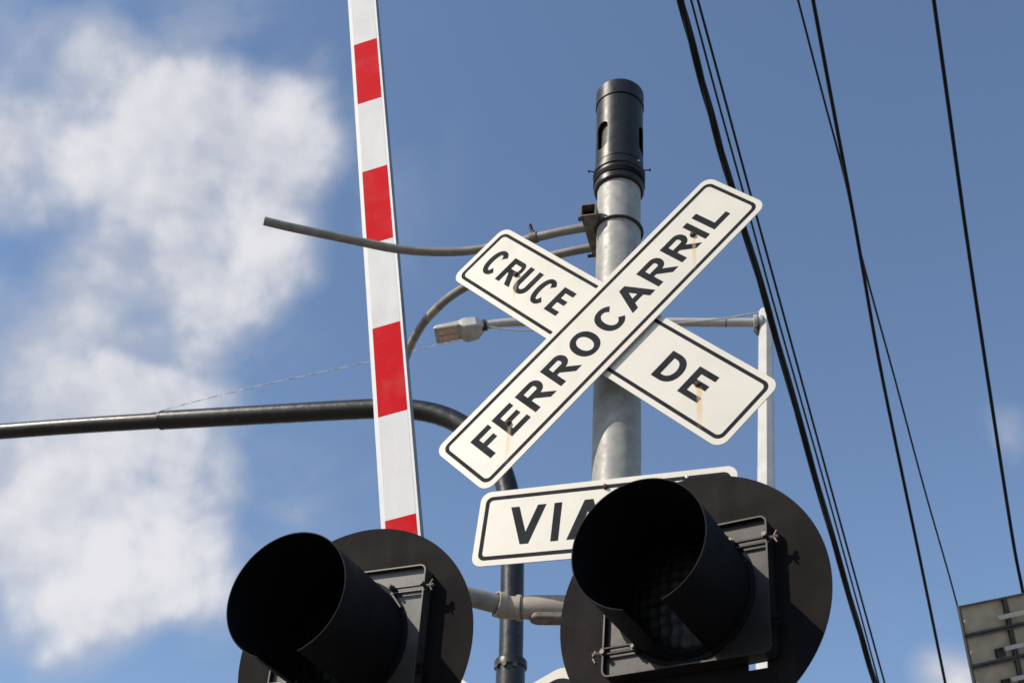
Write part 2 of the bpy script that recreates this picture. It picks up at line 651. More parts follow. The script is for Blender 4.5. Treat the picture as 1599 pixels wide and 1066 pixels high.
link('seam_band', lathe([(RB - .003, seam - .004), (RB + .0004, seam - .0035), (RB + .0004, seam - .0005), (RB - .003, seam)], 72), M['inner'], bell)
c0, c1 = 0.0, hb(268)
dz = c1 - c0
link('collar', lathe([(RM + .001, c0), (RM + .011, c0), (RM + .0145, c0 + .005), (RM + .0145, c0 + dz * .62), (RM + .019, c0 + dz * .66), (RM + .019, c0 + dz * .80), (RM + .014, c0 + dz * .84), (RM + .014, c1), (RB - .004, c1 + .004)], 72), M['bell'], bell)
link('clamp_band', lathe([(RM + .0148, c0 + dz * .26), (RM + .0175, c0 + dz * .28), (RM + .0175, c0 + dz * .48), (RM + .0148, c0 + dz * .50)], 72), M['disc'], bell)
for deg, z in ((-86, c0 + dz * .82), (78, c0 + dz * .98)):
    a = math.radians(deg)
    out = Vector((math.sin(a), -math.cos(a), 0))
    p = out * (RM + .014) + Vector((0, 0, z))
    bm = bmesh.new()
    tube_bm(bm, [p, p + out * .019], .0024, 10)
    tube_bm(bm, [p + out * .019, p + out * .024], .0052, 6)
    link('set_screw', from_bm(bm), M['strap'], bell)
p = Vector((math.sin(.72) * (RM + .0145), -math.cos(.72) * (RM + .0145), c0 + dz * .9))
link('set_screw', tube([p, p + Vector((.004, -.006, 0))], .004, 8), M['bolt'], bell)
for deg in (-20, 60):
    a = math.radians(deg)
    out = Vector((math.sin(a), -math.cos(a), 0))
    pp = out * (RB + .003) + Vector((0, 0, seam + .014))
    link('cap_rivet', tube([pp, pp + out * .0018], .0028, 8), M['inner'], bell)

# ------------------------------------------------------------------ crossed signs
SYAW = 0.45304519
SO = CAMP + Vector((0.30708377, 2.93385179, 2.38803725))
SROT = (0, 0, -SYAW)
S_EX = Vector((math.cos(SYAW), -math.sin(SYAW), 0))
S_N = Vector((-math.sin(SYAW), -math.cos(SYAW), 0))
B1C, B1A = (-0.04690444, 0.03971363), math.radians(46.465)
B2C, B2A = (-0.06064941, 0.0542448), math.radians(-43.397)
cross = empty('crossbuck_sign', SO, SROT)
tag(cross, 'cream crossbuck of two boards reading CRUCE DE FERROCARRIL, bolted to the mast', 'sign')


def loc2(c, a, u, q):
    return (c[0] + u * math.cos(a) - q * math.sin(a), c[1] + u * math.sin(a) + q * math.cos(a))


def board(name, c, ang, L, W, words, bolts, y0, parent, rad=.034, streaks=(), bmat='rust', mi=.0175, t=.0115):
    st = [(x, z - .004, ln, hw) for x, z, ln, hw in streaks]
    b = link(name, sheet([rot2(round_rect(L, W, rad, 10), ang, *c)], .0035, y0, .0006), sign_paint(name + '_paint', st), parent)
    mk = worn(name + '_marking', (0.016, 0.018, 0.022), (0.022, 0.024, 0.029), 0.6, 0.0, 16, spec=0.05)
    if st:
        nt = NT(mk)
        bs = nt.n['Principled BSDF']
        src = bs.inputs['Base Color'].links[0].from_socket
        oc = nt.add('ShaderNodeTexCoord').outputs['Object']
        fac = nt.math('MULTIPLY', rust_streaks(nt, oc, st), 0.65)
        nt.l.new(nt.mix(fac, src, (0.42, 0.36, 0.29)), bs.inputs['Base Color'])
    lp = [rot2(round_rect(L - 2 * mi, W - 2 * mi, rad - .010, 10), ang, *c),
          rot2(round_rect(L - 2 * mi - 2 * t, W - 2 * mi - 2 * t, rad - .019, 10), ang, *c)]
    link('border', sheet(lp, .0010, y0 - .0006), mk, b)
    for wd in words or ():
        link('lettering', sheet([rot2(l_, ang, *c) for l_ in wd], .0010, y0 - .0006), mk, b)
    for (x, z, r) in bolts:
        bm = bmesh.new()
        lathe_bm(bm, [(r * 1.35, 0), (r * 1.35, .0015), (r * .95, .002)], 14, (0, -1, 0), (x, y0 - .0004, z))
        lathe_bm(bm, [(r, .0), (r, .0065), (r * .8, .0085), (0, .009)], 6, (0, -1, 0), (x, y0 - .0015, z))
        link('bolt', from_bm(bm), M[bmat], b)
    return b


LH = .0985
ferro = [('F', -.5245, .074), ('E', -.4355, .079), ('R', -.3365, .088), ('R', -.2285, .088), ('O', -.1215, .086),
         ('C', -.0115, .084), ('A', .083, .101), ('R', .1985, .088), ('R', .305, .088), ('I', .4105, .02), ('L', .4525, .073)]
bl = [loc2(B1C, B1A, -.4095, -.004), loc2(B1C, B1A, .403, -.003)]
board('ferrocarril_board', B1C, B1A, 1.22, .2516, [word(ferro, LH, .0215)], [(x, z, .0072) for x, z in bl], 0.0, cross,
      streaks=[(bl[0][0] + .004, bl[0][1], .16, .0095), (bl[1][0] + .004, bl[1][1], .16, .0085)])
cruce = [('C', -.548, .064), ('R', -.4645, .071), ('U', -.3845, .0655), ('C', -.3, .064), ('E', -.2145, .057),
         ('D', .2685, .079), ('E', .3755, .077)]
bl = [loc2(B2C, B2A, -.4075, .001), loc2(B2C, B2A, .4125, -.001)]
board('cruce_de_board', B2C, B2A, 1.22, .252, [word(cruce[:5], LH, .0202), word(cruce[5:], LH, .0215)], [(x, z, .0075) for x, z in bl], .0126, cross,
      streaks=[(bl[0][0] + .001, bl[0][1], .13, .008), (bl[1][0] + .004, bl[1][1], .165, .0115)])
# brackets behind the boards, reaching back to the mast
dmast = (base + MAX * mast_row(535) - SO)
back = -dmast.dot(S_N)
uc = dmast.dot(S_EX)
for z in (.17, -.01):
    bm = bmesh.new()
    box_bm(bm, (uc, .030, z), (.26, .006, .04), None, .001)
    box_bm(bm, (uc - .085, (.033 + back) / 2, z), (.006, back - .03, .04), None, .001)
    box_bm(bm, (uc + .085, (.033 + back) / 2, z), (.006, back - .03, .04), None, .001)
    link('mounting_bracket', from_bm(bm), M['galv'], cross)

VC, VA = (-0.02617612, -0.62279731), math.radians(-2.649)
via_o = empty('track_count_sign', SO, SROT)
tag(via_o, 'cream rectangular sign reading VIA, hung on the mast below the crossed boards', 'sign')
via = [('V', -.2695, .105), ('I', -.1405, .0205), ('A', -.0945, .108)]
vb = [loc2(VC, VA, .0045, .0925), loc2(VC, VA, .2314, .0954), loc2(VC, VA, .0045, -.0925)]
board('via_board', VC, VA, .7334, .2344, [word(via, .1185, .0222)], [(vb[0][0], vb[0][1], .0062), (vb[2][0], vb[2][1], .0062)], 0.0, via_o, rad=.030)
bm = bmesh.new()
lathe_bm(bm, [(.005, 0), (.005, .003), (.003, .004), (0, .0045)], 12, (0, -1, 0), (vb[1][0], -.0004, vb[1][1]))
link('bolt', from_bm(bm), M['bolt'], via_o)
dm2 = (base + MAX * mast_row(830) - SO)
bm = bmesh.new()
bk2 = -dm2.dot(S_N)
box_bm(bm, (dm2.dot(S_EX), .018, VC[1]), (.24, .006, .04), None, .001)
for s in (-.085, .085):
    box_bm(bm, (dm2.dot(S_EX) + s, (.022 + bk2) / 2, VC[1]), (.006, bk2 - .02, .04), None, .001)
link('mounting_bracket', from_bm(bm), M['galv'], via_o)

# ------------------------------------------------------------------ guide fork for the raised arm
hz = (base + MAX * mast_row(355)).z
pm = base + MAX * ((hz - base.z) / MAX.z)
ZR = hz
fork = empty('guide_fork', pm)
tag(fork, 'grey bent-tube guide fork on the mast, prongs on both sides of the striped arm', 'fork')


def loc(p):
    return p - pm


def smooth_path(pts, n=60):
    """Catmull-Rom through points"""
    P = [pts[0] * 2 - pts[1]] + pts + [pts[-1] * 2 - pts[-2]]
    out = []
    for i in range(1, len(P) - 2):
        k = max(4, n // (len(P) - 3))
        for j in range(k):
            t = j / k
            a, b, c, d = P[i - 1], P[i], P[i + 1], P[i + 2]
            out.append(.5 * ((2 * b) + (c - a) * t + (2 * a - 5 * b + 4 * c - d) * t * t + (3 * b - a - 3 * c + d) * t ** 3))
    out.append(pts[-1])
    return out


pa = [at_z(x, y, ZR) for x, y in ((921, 354), (880, 361), (840, 370), (800, 379), (750, 389), (710, 393), (660, 392.5), (612, 387.5), (560, 377), (500, 364.5), (450, 354), (412.5, 345))]
pb = [at_z(x, y, ZR) for x, y in ((934, 385), (900, 391), (868, 398), (830, 408), (790, 420), (750, 436), (715, 455), (690, 474), (665, 500), (648, 526), (636, 552), (627, 580), (620, 606))]
RF = .0155
bm = bmesh.new()
pts = [loc(p) for p in smooth_path(pa, 80)]
tube_bm(bm, pts, RF, 24, False)
prong = link('prong', from_bm(bm, True), M['tube'], fork)
d = (pts[-1] - pts[-2]).normalized()
link('tube_end', lathe([(RF, 0), (RF * .86, .0), (RF * .86, -.03), (0, -.03)], 24, d, pts[-1]), M['inner'], prong)
ptsb = [loc(p) for p in smooth_path(pb, 80)]
prong2 = link('prong', tube(ptsb, RF, 24), M['tube'], fork)
for i in (int(len(ptsb) * .60), int(len(ptsb) * .745)):           # bare patches on the far prong
    bm = bmesh.new()
    tube_bm(bm, ptsb[i:i + 5], RF + .0006, 24, False)
    link('tape_wrap', from_bm(bm, True), M['cast'], prong2)
# square hollow bracket running past the left of the mast
qa, qb = at_z(918.5, 327, ZR + .005), at_z(938, 392, ZR + .005)
dirv = (qb - qa).normalized()
up = Vector((0, 0, 1))
side = dirv.cross(up).normalized()
frame = Matrix((side, dirv, up)).transposed().to_4x4()
sec = .052
ln = (qb - qa).length
frame.translation = loc(qa)
link('bracket', sheet([round_rect(sec, sec, .004, 3), round_rect(sec - .008, sec - .008, .003, 3)], ln, 0, 0, frame), M['bracket'], fork)
fr2 = frame.copy()
fr2.translation = loc(qa) + dirv * .03
link('end_plate', sheet([round_rect(sec - .009, sec - .009, .002, 2)], .004, 0, 0, fr2), M['inner'], fork)
# strap of round bar about the mast
hsv = base + MAX * hs
bm = bmesh.new()
ring = []
for k in range(49):
    a = math.radians(-118 + 236 * k / 48)
    v = Vector((math.sin(a + .25), -math.cos(a + .25), 0)) * (RM * 1.04 + .0050)
    v.rotate(MROT)
    ring.append(loc(hsv + v + Vector((0, 0, -.010 * k / 48))))
tube_bm(bm, ring, .0048, 10)
link('strap', from_bm(bm, True), M['strap'], fork)
st = loc(at_z(905, 342, ZR - .02))
link('strap_nut', tube([st - dirv * 0 + side * -.004, st + side * .014], .0075, 6), M['strap'], fork)
sl = loc(at_z(927, 399, ZR - .02))
link('strap_nut', tube([sl, sl + side * -.02], .006, 6), M['strap'], fork)
# clamp bolt on the near prong
cp = loc(at_z(834, 371, ZR))
dv = (loc(at_z(880, 361, ZR)) - loc(at_z(800, 379, ZR))).normalized()
bm = bmesh.new()
tube_bm(bm, [cp - dv * .012, cp + dv * .012], RF + .004, 20)
clamp = link('tube_clamp', from_bm(bm, True, math.radians(40)), M['bracket'], fork)
bt = Vector((-.35, -.25, .9)).normalized()
link('bolt', tube([cp + bt * .015, cp + bt * .024], .010, 6), M['bracket'], clamp)
link('bolt', tube([cp + bt * .02, cp + bt * .052], .0055, 10), M['strap'], clamp)

# ------------------------------------------------------------------ barrier arm
da = ray(600, 383)
pA_y = at_z(600, 387, ZR).y
pB_y = at_z(634, 556, ZR).y
BY = (pA_y * .47 + pB_y * .53)
BYAW = math.radians(20)
wl = at_y(594.2, 400, BY)                          # point on the centre line of the face
wu = at_y(567.0, 30, BY)
AAX = (wu - wl).normalized()
t0 = (wl.z - .95) / AAX.z
abase = wl - AAX * t0
tl = t0 + (wu - wl).length + 1.6
bzr = Matrix.Rotation(-BYAW, 3, 'Z')
xv = bzr @ Vector((1, 0, 0))
xv = (xv - AAX * xv.dot(AAX)).normalized()
yv = AAX.cross(xv).normalized()
AM = Matrix((xv, yv, AAX)).transposed()
arm = empty('barrier_arm', abase, AM.to_euler())
tag(arm, 'raised white barrier arm with red reflective bands standing left of the signs', 'barrier arm')


def arm_row(px_off_row):
    lo, hi = 0.0, 12.0
    for _ in range(60):
        mid = (lo + hi) / 2
        if project(abase + AAX * mid)[1] > px_off_row:
            lo = mid
        else:
            hi = mid
    return lo


# face width from the photograph at row 400: 569.5..627.5
pl, pr = at_plane(567.5, 376, wl, yv), at_plane(618.5, 364, wl, yv)
AW = (pr - pl).length
AD = .034
print('arm width', AW, 'at depth', (CAMR @ np.array(wl - CAMP))[2], 'BY', pA_y, pB_y)
bm = bmesh.new()
box_bm(bm, (0, AD / 2, tl / 2), (AW, AD, tl), None, .003)
link('beam', from_bm(bm), M['alu_beam'], arm)
link('face_plate', sheet([[(-AW / 2 + .001, .02), (AW / 2 - .001, .02), (AW / 2 - .001, tl - .02), (-AW / 2 + .001, tl - .02)]], .0012, -.0008), M['white_arm'], arm)
sw = AW * .80
# rows where bands change (centre line), top of each red band / bottom of each red band
rows = [(66, 158), (264, 377), (508, 646), (808, 985)]
hred = [(arm_row(b), arm_row(t)) for t, b in rows]
step = hred[0][0] - hred[1][0]
print('bands', hred, 'step', step)
hred.append((hred[-1][0] - step, hred[-1][1] - step))
hred.insert(0, (hred[0][0] + step, hred[0][1] + step))
hred.insert(0, (hred[0][0] + step, hred[0][1] + step))
xo = AW * .02
for z0, z1 in hred:
    if z1 < 0 or z0 > tl:
        continue
    link('red_band', sheet([[(-sw / 2 + xo, z0), (sw / 2 + xo, z0), (sw / 2 + xo, z1), (-sw / 2 + xo, z1)]], .002, -.0016), M['red_sheet'], arm)
for (a0, a1), (b0, b1) in zip(hred, hred[1:]):
    z0, z1 = b1 + .0008, a0 - .0008
    link('white_band', sheet([[(-sw / 2 + xo, z0), (sw / 2 + xo, z0), (sw / 2 + xo, z1), (-sw / 2 + xo, z1)]], .0018, -.0014), M['white_sheet'], arm)
# gate machine on its stand, below the picture
gm = empty('gate_machine', (abase.x, abase.y, 0), (0, 0, -BYAW))
tag(gm, 'grey gate machine on a post that holds the raised striped arm', 'gate machine')
link('cabinet', box((0, .24, 1.0), (.42, .36, .55), .02), M['lamp_arm'], gm)
link('stand', lathe([(.14, 0), (.14, .02), (.07, .03), (.06, .74), (0, .74)], 32, None, (0, .24, 0)), M['galv'], gm)
link('shaft', tube([(0, .08, 1.0), (0, -.01, 1.0)], .035, 20), M['galv'], gm)

# ------------------------------------------------------------------ flashing lamps
LAMPS = [
    dict(c=Vector((0.42371715, 2.41429584, 1.26524365)), yaw=32.88, tilt=0.85, length=.258,
         label='nearer black crossing signal with round backing disc and deep hood, in front of the mast'),
    dict(c=Vector((-0.29687704, 2.78625238, 1.2550926)), yaw=25.83, tilt=-2.80, length=.303,
         label='farther black crossing signal with round backing disc and hood, in front of the striped arm'),
]


def make_lamp(spec, first):
    root = empty('crossing_signal', CAMP + spec['c'], (math.radians(-spec['tilt']), 0, math.radians(-spec['yaw'])))
    tag(root, spec['label'], 'signal lamp', 'flashing crossing signals')
    R = .305
    dmat = M['door'] if first else M['door_glare']
    mw = Matrix.LocRotScale(root.location, root.rotation_euler, None)
    inv = mw.inverted()
    nrm = mw.to_3x3() @ Vector((0, -1, 0))

    def l2(px, py, off=0.0):
        p = at_plane(px, py, root.location + nrm * off, nrm)
        return inv @ p
    # backing disc with the slot under the door
    if first:
        a = [l2(x, y) for x, y in ((1168.5, 1036.5), (1198.5, 1031), (1199, 1041.5), (1169, 1046.5))]
        slot = [(p.x, p.z) for p in a]
    else:
        slot = [(.10, -.197), (.168, -.197), (.168, -.178), (.10, -.178)]
    disc = link('backing_disc', sheet([arc(0, 0, R, R, 0, 357, 119), slot[::-1]], .003, 0.0), M['disc'], root)
    link('housing', from_bm(box_bm(bmesh.new(), (0, .052, .02), (.24, .090, .21), None, .025)), M['disc'], root)
    # square door with a raised lip
    if first:
        c1, c2 = l2(1187, 806, .04), l2(951, 1055, .04)
    else:
        c1, c2 = l2(661, 880, .04), l2(661, 880, .04)
        c2 = Vector((-c1.x, 0, -c1.z))
    print('door corners', c1, c2)
    dw, dh = abs(c1.x - c2.x), abs(c1.z - c2.z)
    cx, cz = (c1.x + c2.x) / 2, (c1.z + c2.z) / 2
    cx, cz = (.004, -.006) if first else (0.0, .012)
    dw, dh = (.368, .3085) if first else (.380, .320)
    outer = round_rect(dw, dh, .016, 5, cx, cz)
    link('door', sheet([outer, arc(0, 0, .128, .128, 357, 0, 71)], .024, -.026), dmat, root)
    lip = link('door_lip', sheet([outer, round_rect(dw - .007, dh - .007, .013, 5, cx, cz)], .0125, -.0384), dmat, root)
    # lens
    rl = .116
    prof = [(0, .022)] + [(rl * math.sin(t), .008 + .014 * math.cos(t)) for t in [PI / 2 * k / 10 for k in range(1, 11)]]
    link('lens', lathe(prof, 72, (0, -1, 0)), M['lens'], root)
    link('lens_gasket', lathe([(rl - .002, .004), (rl - .002, .016), (rl + .006, .016), (rl + .0115, .014), (rl + .0115, .004)], 72, (0, -1, 0)), M['hood'], root)
    # hood: open tube with a gap along the bottom
    rh, th = .1455, .0022
    if first:
        g = [l2(972, 953.5, spec['length']), l2(1034.5, 937, spec['length'])]
    else:
        g = [l2(401, 1027, spec['length']), l2(464, 1015, spec['length'])]
    angs = [math.degrees(math.atan2(p.x, p.z)) % 360 for p in g]    # clockwise from top
    print('gap angles', angs)
    a0, a1 = math.radians(angs[0]), math.radians(angs[1])           # a1 (right end) < a0 (left end)
    lo, hi = a0 - 2 * PI, a1
    n = 96
    y0, y1 = -.027, -spec['length']
    bm = bmesh.new()
    rings = []
    for i in range(n + 1):
        a = lo + (hi - lo) * i / n
        s_, c_ = math.sin(a), math.cos(a)
        rings.append([bm.verts.new((r * s_, y, r * c_)) for r, y in
                      ((rh, y0), (rh, y1), (rh - th, y1), (rh - th, y0))])
    for A, B in zip(rings, rings[1:]):
        for k in range(4):
            f = bm.faces.new((A[k], A[(k + 1) % 4], B[(k + 1) % 4], B[k]))
            f.material_index = (0, 1, 2, 0)[k]
    bm.faces.new(rings[0])
    bm.faces.new(rings[-1])
    hood = link('hood', from_bm(bm, True, math.radians(35)), [M['hood'], M['edge'], M['inner']], root)
    link('hood_back', lathe([(.1285, .0372), (.1285, .0385), (rh - th - .0005, .0385), (rh - th - .0005, .0372), (.1285, .0372), (.1275, .0345), (.1275, .012)], 72, (0, -1, 0)), M['inner'], hood, (0, .010, 0))
    # hood flange
    bm = bmesh.new()
    lathe_bm(bm, [(rh + .0005, .0368), (rh + .010, .0368), (rh + .010, .040), (rh + .0005, .041)], 72, (0, -1, 0))
    link('flange', from_bm(bm, True, math.radians(35)), M['hood'], hood, (0, .010, 0))
    # latches: two thin rods from the hood flange to the lip at opposite corners, with bolts
    hw, hh = dw / 2, dh / 2
    for sx, sz in ((1, 1), (-1, -1)):
        bm = bmesh.new()
        zz = cz + sz * (hh - .052)
        x_in, x_out = cx + sx * (.108), cx + sx * (hw + .004)
        for q in (0, -.013 * sz):
            tube_bm(bm, [(x_in, -.0445, zz + q), (x_out, -.0445, zz + q)], .0032, 10)
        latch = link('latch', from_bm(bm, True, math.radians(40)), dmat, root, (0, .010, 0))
        bm = bmesh.new()
        tube_bm(bm, [(x_in, -.037, zz), (x_in, -.058, zz)], .0065, 6)
        tube_bm(bm, [(x_in, -.058, zz), (x_in, -.064, zz)], .0040, 8)
        link('bolt', from_bm(bm), M['fitting'], latch)
        bm = bmesh.new()
        tube_bm(bm, [(x_out - sx * .008, -.050, zz + .002), (x_out - sx * .008, -.058, zz + .002)], .0055, 6)
        link('bolt', from_bm(bm), M['fitting'], latch)
        bm = bmesh.new()
        tube_bm(bm, [(x_out, -.044, zz - .004 * sz), (x_out + sx * .020, -.046, zz - .004 * sz)], .0045, 8)
        box_bm(bm, (x_out + sx * .014, -.046, zz + .004), (.004, .007, .014), Matrix.Rotation(.5, 3, 'Y'), .001)
        box_bm(bm, (x_out + sx * .014, -.046, zz - .012), (.004, .007, .014), Matrix.Rotation(-.5, 3, 'Y'), .001)
        link('wing_nut', from_bm(bm), M['fitting'], latch)
        # folded tab beside the flange
        if sx < 0 and not first:
            continue
        bm = bmesh.new()
        pA = Vector((x_in - sx * .004, -.042, zz - sz * .010))
        pB = Vector((cx + sx * .134, -.042, zz - sz * .050))
        dd = pB - pA
        box_bm(bm, (pA + pB) / 2, (dd.length, .010, .005), Matrix.Rotation(-math.atan2(dd.z, dd.x), 3, 'Y'), .001)
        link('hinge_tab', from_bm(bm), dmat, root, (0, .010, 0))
    # plain nuts at the hinge corner
    bm = bmesh.new()
    for q in (0, .014):
        tube_bm(bm, [(cx + hw + .003, -.032, cz - hh + .075 - q), (cx + hw + .018, -.032, cz - hh + .075 - q)], .0055, 6)
    link('hinge_pin', from_bm(bm), M['disc'], root)
    return root, mw


lamps = [make_lamp(s, i == 0) for i, s in enumerate(LAMPS)]

# ------------------------------------------------------------------ cross arm behind the lamps
mrow = mast_row(949)
mp = base + MAX * mrow
CZ = mp.z
tj = at_plane(797, 949, mp, S_N)
tj.z = CZ
tj = at_z(797, 948, CZ)
ca = empty('signal_crossarm', mp)
tag(ca, 'pale cast conduit cross-arm holding the two black signals on the mast', 'cross-arm')
d1 = (tj - mp).normalized()
RC = .0285


def cl(p):
    return p - mp


bm = bmesh.new()
lathe_bm(bm, [(RM + .0005, -.06), (RM + .012, -.06), (RM + .012, .06), (RM + .0005, .06)], 48)
link('mast_clamp', from_bm(bm, True, math.radians(35)), M['cast'], ca)
link('arm_tube', tube([cl(mp + d1 * RM), cl(tj)], RC * .93, 28), M['cast'], ca)
# conduit body: wider lump with a round bulge below
pb0 = at_z(826, 946, CZ)
bm = bmesh.new()
L1 = (tj - mp).length
f0 = (pb0 - mp).length
lathe_bm(bm, [(RC + .001, f0 + .018), (RC + .004, f0), (RC + .005, f0 - .02), (RC + .005, f0 - .12), (RC + .001, f0 - .15)], 32, d1)
cbody = link('conduit_body', from_bm(bm, True, math.radians(40)), M['cast'], ca)
dn = Vector((0, 0, -1))
bm = bmesh.new()
sx_ = d1.cross(dn).normalized()
fm = Matrix((d1, dn, sx_)).transposed().to_4x4()
fm.translation = d1 * (f0 - .062)
lobe = sheet([round_rect(.118, .050, .0245, 8)], .018, .022, .004, fm)
link('cover_lid', lobe, M['bracket'], cbody)  # darker than the cast body: shade of the underside put into the colour
# tee joint
bm = bmesh.new()
lathe_bm(bm, [(RC, L1 - .030), (RC + .0065, L1 - .030), (RC + .0065, L1 - .018), (RC + .002, L1 - .016), (RC + .002, L1 + .030), (0, L1 + .036)], 32, d1)
tee = link('tee_joint', from_bm(bm, True, math.radians(35)), M['cast'], ca)
link('joint_gap', lathe([(RC + .0010, L1 - .0345), (RC + .0045, L1 - .0345), (RC + .0045, L1 - .0302), (RC + .0010, L1 - .0302)], 32, d1), M['bracket'], tee)
el = at_z(690, 920, CZ)
d2 = (el - tj).normalized()
lathe_me = lathe([(RC, .022), (RC + .0065, .022), (RC + .0065, .042), (RC + .002, .0425), (RC + .001, .0)], 32, d2, cl(tj))
link('tee_socket', lathe_me, M['cast'], tee)
lmw = lamps[1][1]
hb_ = lmw @ Vector((0, .15, 0))
link('arm_tube', tube([cl(p) for p in smooth_path([tj + d2 * .03, tj.lerp(el, .7), el, hb_.lerp(el, .45) , hb_], 40)], RC * .90, 24), M['tube'], ca)
rmw = lamps[0][1]
hr = rmw @ Vector((0, .15, 0))
link('arm_tube', tube([cl(mp - d1 * RM), cl(mp - d1 * .16), cl(hr)], RC * .93, 24), M['cast'], ca)
sc = at_z(803, 942, CZ + RC)
link('set_screw', tube([cl(sc) + Vector((0, 0, -.004)), cl(sc) + Vector((-.002, -.003, .003))], .004, 8), M['strap'], tee)

# ------------------------------------------------------------------ second crossed sign low behind the lamps
n2 = S_N
c2p = mp + S_N * -1.3
low = empty('low_crossbuck_sign', c2p, SROT)
tag(low, 'cream crossbuck with black border mostly hidden behind the lower edges of the signals', 'sign')


def luv(px, py):
    p = at_plane(px, py, c2p, S_N) - c2p
    return Vector((p.dot(S_EX), p.z))


ua, ub, uc_ = luv(831, 1066), luv(880, 1038), luv(898, 1028)
va, vb_ = luv(714, 1054), luv(731, 1066)
lw, ll = .27, .80
g1 = math.atan2((ub - ua).y, (ub - ua).x)
g2 = math.atan2((vb_ - va).y, (vb_ - va).x)
rc = (uc_.x - math.cos(g1) * ll / 2 + math.sin(g1) * lw / 2, uc_.y - math.sin(g1) * ll / 2 - math.cos(g1) * lw / 2)
fc = (va.x + .05 * math.cos(g2) + math.sin(g2) * lw / 2, va.y + .05 * math.sin(g2) - math.cos(g2) * lw / 2)
board('rising_board', rc, g1, ll, lw, None, [], 0.0, low, rad=.09, mi=.034, t=.018)
board('falling_board', fc, g2, ll, lw, None, [], .006, low, rad=.09, mi=.034, t=.018)

# ------------------------------------------------------------------ traffic mast arm (black)
YB = 6.6
pp1 = at_y(797.0, 1060, YB)
pp2 = at_y(800.5, 880, YB)
axb = (pp2 - pp1).normalized()
bb = pp1 - axb * (pp1.z / axb.z)
bent = empty('traffic_mast', bb)
tag(bent, 'black painted street mast with its top bent over into a long arm to the left', 'mast')


def k_(p):
    return p - bb


pw = 36.5
rad = pw / 2 / F_PX * (CAMR @ np.array(pp2 - CAMP))[2]
rows_z = at_y(797.6, 1031, YB).z
link('lower_tube', tube([k_(bb), k_(bb + axb * (rows_z / axb.z))], rad * 1.18, 40), M['mast_arm'], bent)
fz = k_(bb + axb * (rows_z / axb.z))
link('flange', lathe([(rad * 1.0, -.05), (rad * 1.22, -.05), (rad * 1.34, -.045), (rad * 1.34, -.012), (rad * 1.25, 0.0), (rad * .95, 0.002)], 40, axb, fz), M['mast_arm'], bent)
for dg_ in (-60, -25, 15):
    a = math.radians(dg_)
    o_ = Vector((math.sin(a), -math.cos(a), 0))
    link('flange_bolt', tube([fz + o_ * rad * 1.2 + Vector((0, 0, -.055)), fz + o_ * rad * 1.36 + Vector((0, 0, -.055))], .014, 6), M['fitting'], bent)
yv_ = at_y(800, 800, YB)
# bend: stays in a vertical plane heading left and a little away
head = math.radians(19)
hd = Vector((-math.cos(head), math.sin(head), 0))
hn = Vector((math.sin(head), math.cos(head), 0))
ptop = at_y(800.0, 860, YB)
knots = [at_plane(x, y, ptop, hn) for x, y in ((800.0, 860), (798, 800), (786, 742), (763, 700), (728, 668), (690, 649), (645, 639.5), (590, 638), (520, 641), (440, 645.5), (350, 650.5), (252, 656))]
upper = [bb + axb * ((rows_z + .0) / axb.z)] + [bb.lerp(ptop, 0) + axb * ((ptop.z * .55 + rows_z * .45) / axb.z)]
pth = smooth_path(upper + knots, 160)
for i, p in enumerate(knots):
    pass
link('bent_tube', tube([k_(p) for p in pth], [rad * (1.0 if i < len(pth) * .5 else 1.0 - .06 * (i / len(pth) - .5)) for i in range(len(pth))], 40), M['mast_arm'], bent)
ends = [at_plane(x, y, ptop, hn) for x, y in ((256, 656), (120, 664.5), (0, 673.5), (-160, 686))]
link('outer_tube', tube([k_(p) for p in smooth_path(ends, 24)], rad * .84, 32), M['mast_arm'], bent)
e0 = ends[0]
dcp = (knots[-1] - knots[-2]).normalized()
link('joint_ring', lathe([(rad * .7, -.012), (rad * 1.0, -.012), (rad * 1.0, .0), (rad * .84, .004)], 40, dcp, k_(knots[-1])), M['mast_arm'], bent)

# ------------------------------------------------------------------ street lamp
YL = 9.2
l1 = at_y(1196.5, 760, YL)
l2_ = at_y(1196.0, 486, YL)
axl = (l2_ - l1).normalized()
lb = l1 - axl * (l1.z / axl.z)
lamp = empty('street_lamp', lb)
tag(lamp, 'tall pale street lamp with horizontal arm and flat LED head, behind the crossed signs', 'street lamp')


def q_(p):
    return p - lb


depl = (CAMR @ np.array(l1 - CAMP))[2]
rp = 26.5 / 2 / F_PX * depl
hl = l2_.z
bm = bmesh.new()
rings = []
for z, r in ((0, rp * 1.5), (l1.z, rp * 1.03), (hl, rp * .92)):
    c_ = q_(lb + axl * (z / axl.z))
    rings.append([bm.verts.new(c_ + Vector((math.cos(math.radians(22.5 + 45 * k + 14)), math.sin(math.radians(22.5 + 45 * k + 14)), 0)) * r) for k in range(8)])
for A, B in zip(rings, rings[1:]):
    for k in range(8):
        bm.faces.new((A[k], A[(k + 1) % 8], B[(k + 1) % 8], B[k]))
bm.faces.new(rings[0])
bm.faces.new(rings[-1])
link('post', from_bm(bm), M['lamp_post'], lamp)
za = at_y(1190, 504, YL).z
j0 = at_z(1184, 504, za)
ra = 14 / 2 / F_PX * (CAMR @ np.array(j0 - CAMP))[2]
armpts = [at_z(x, y, za) for x, y in ((1182, 503.5), (1120, 503.5), (1045, 503), (960, 503.5))]
dirr = (armpts[-1] - armpts[0]).normalized()
a1p = at_plane(880, 503, armpts[0], Vector((-dirr.y, dirr.x, 0)))
a2p = at_plane(800, 503, armpts[0], Vector((-dirr.y, dirr.x, 0)))
a3p = at_plane(752, 508.5, armpts[0], Vector((-dirr.y, dirr.x, 0)))
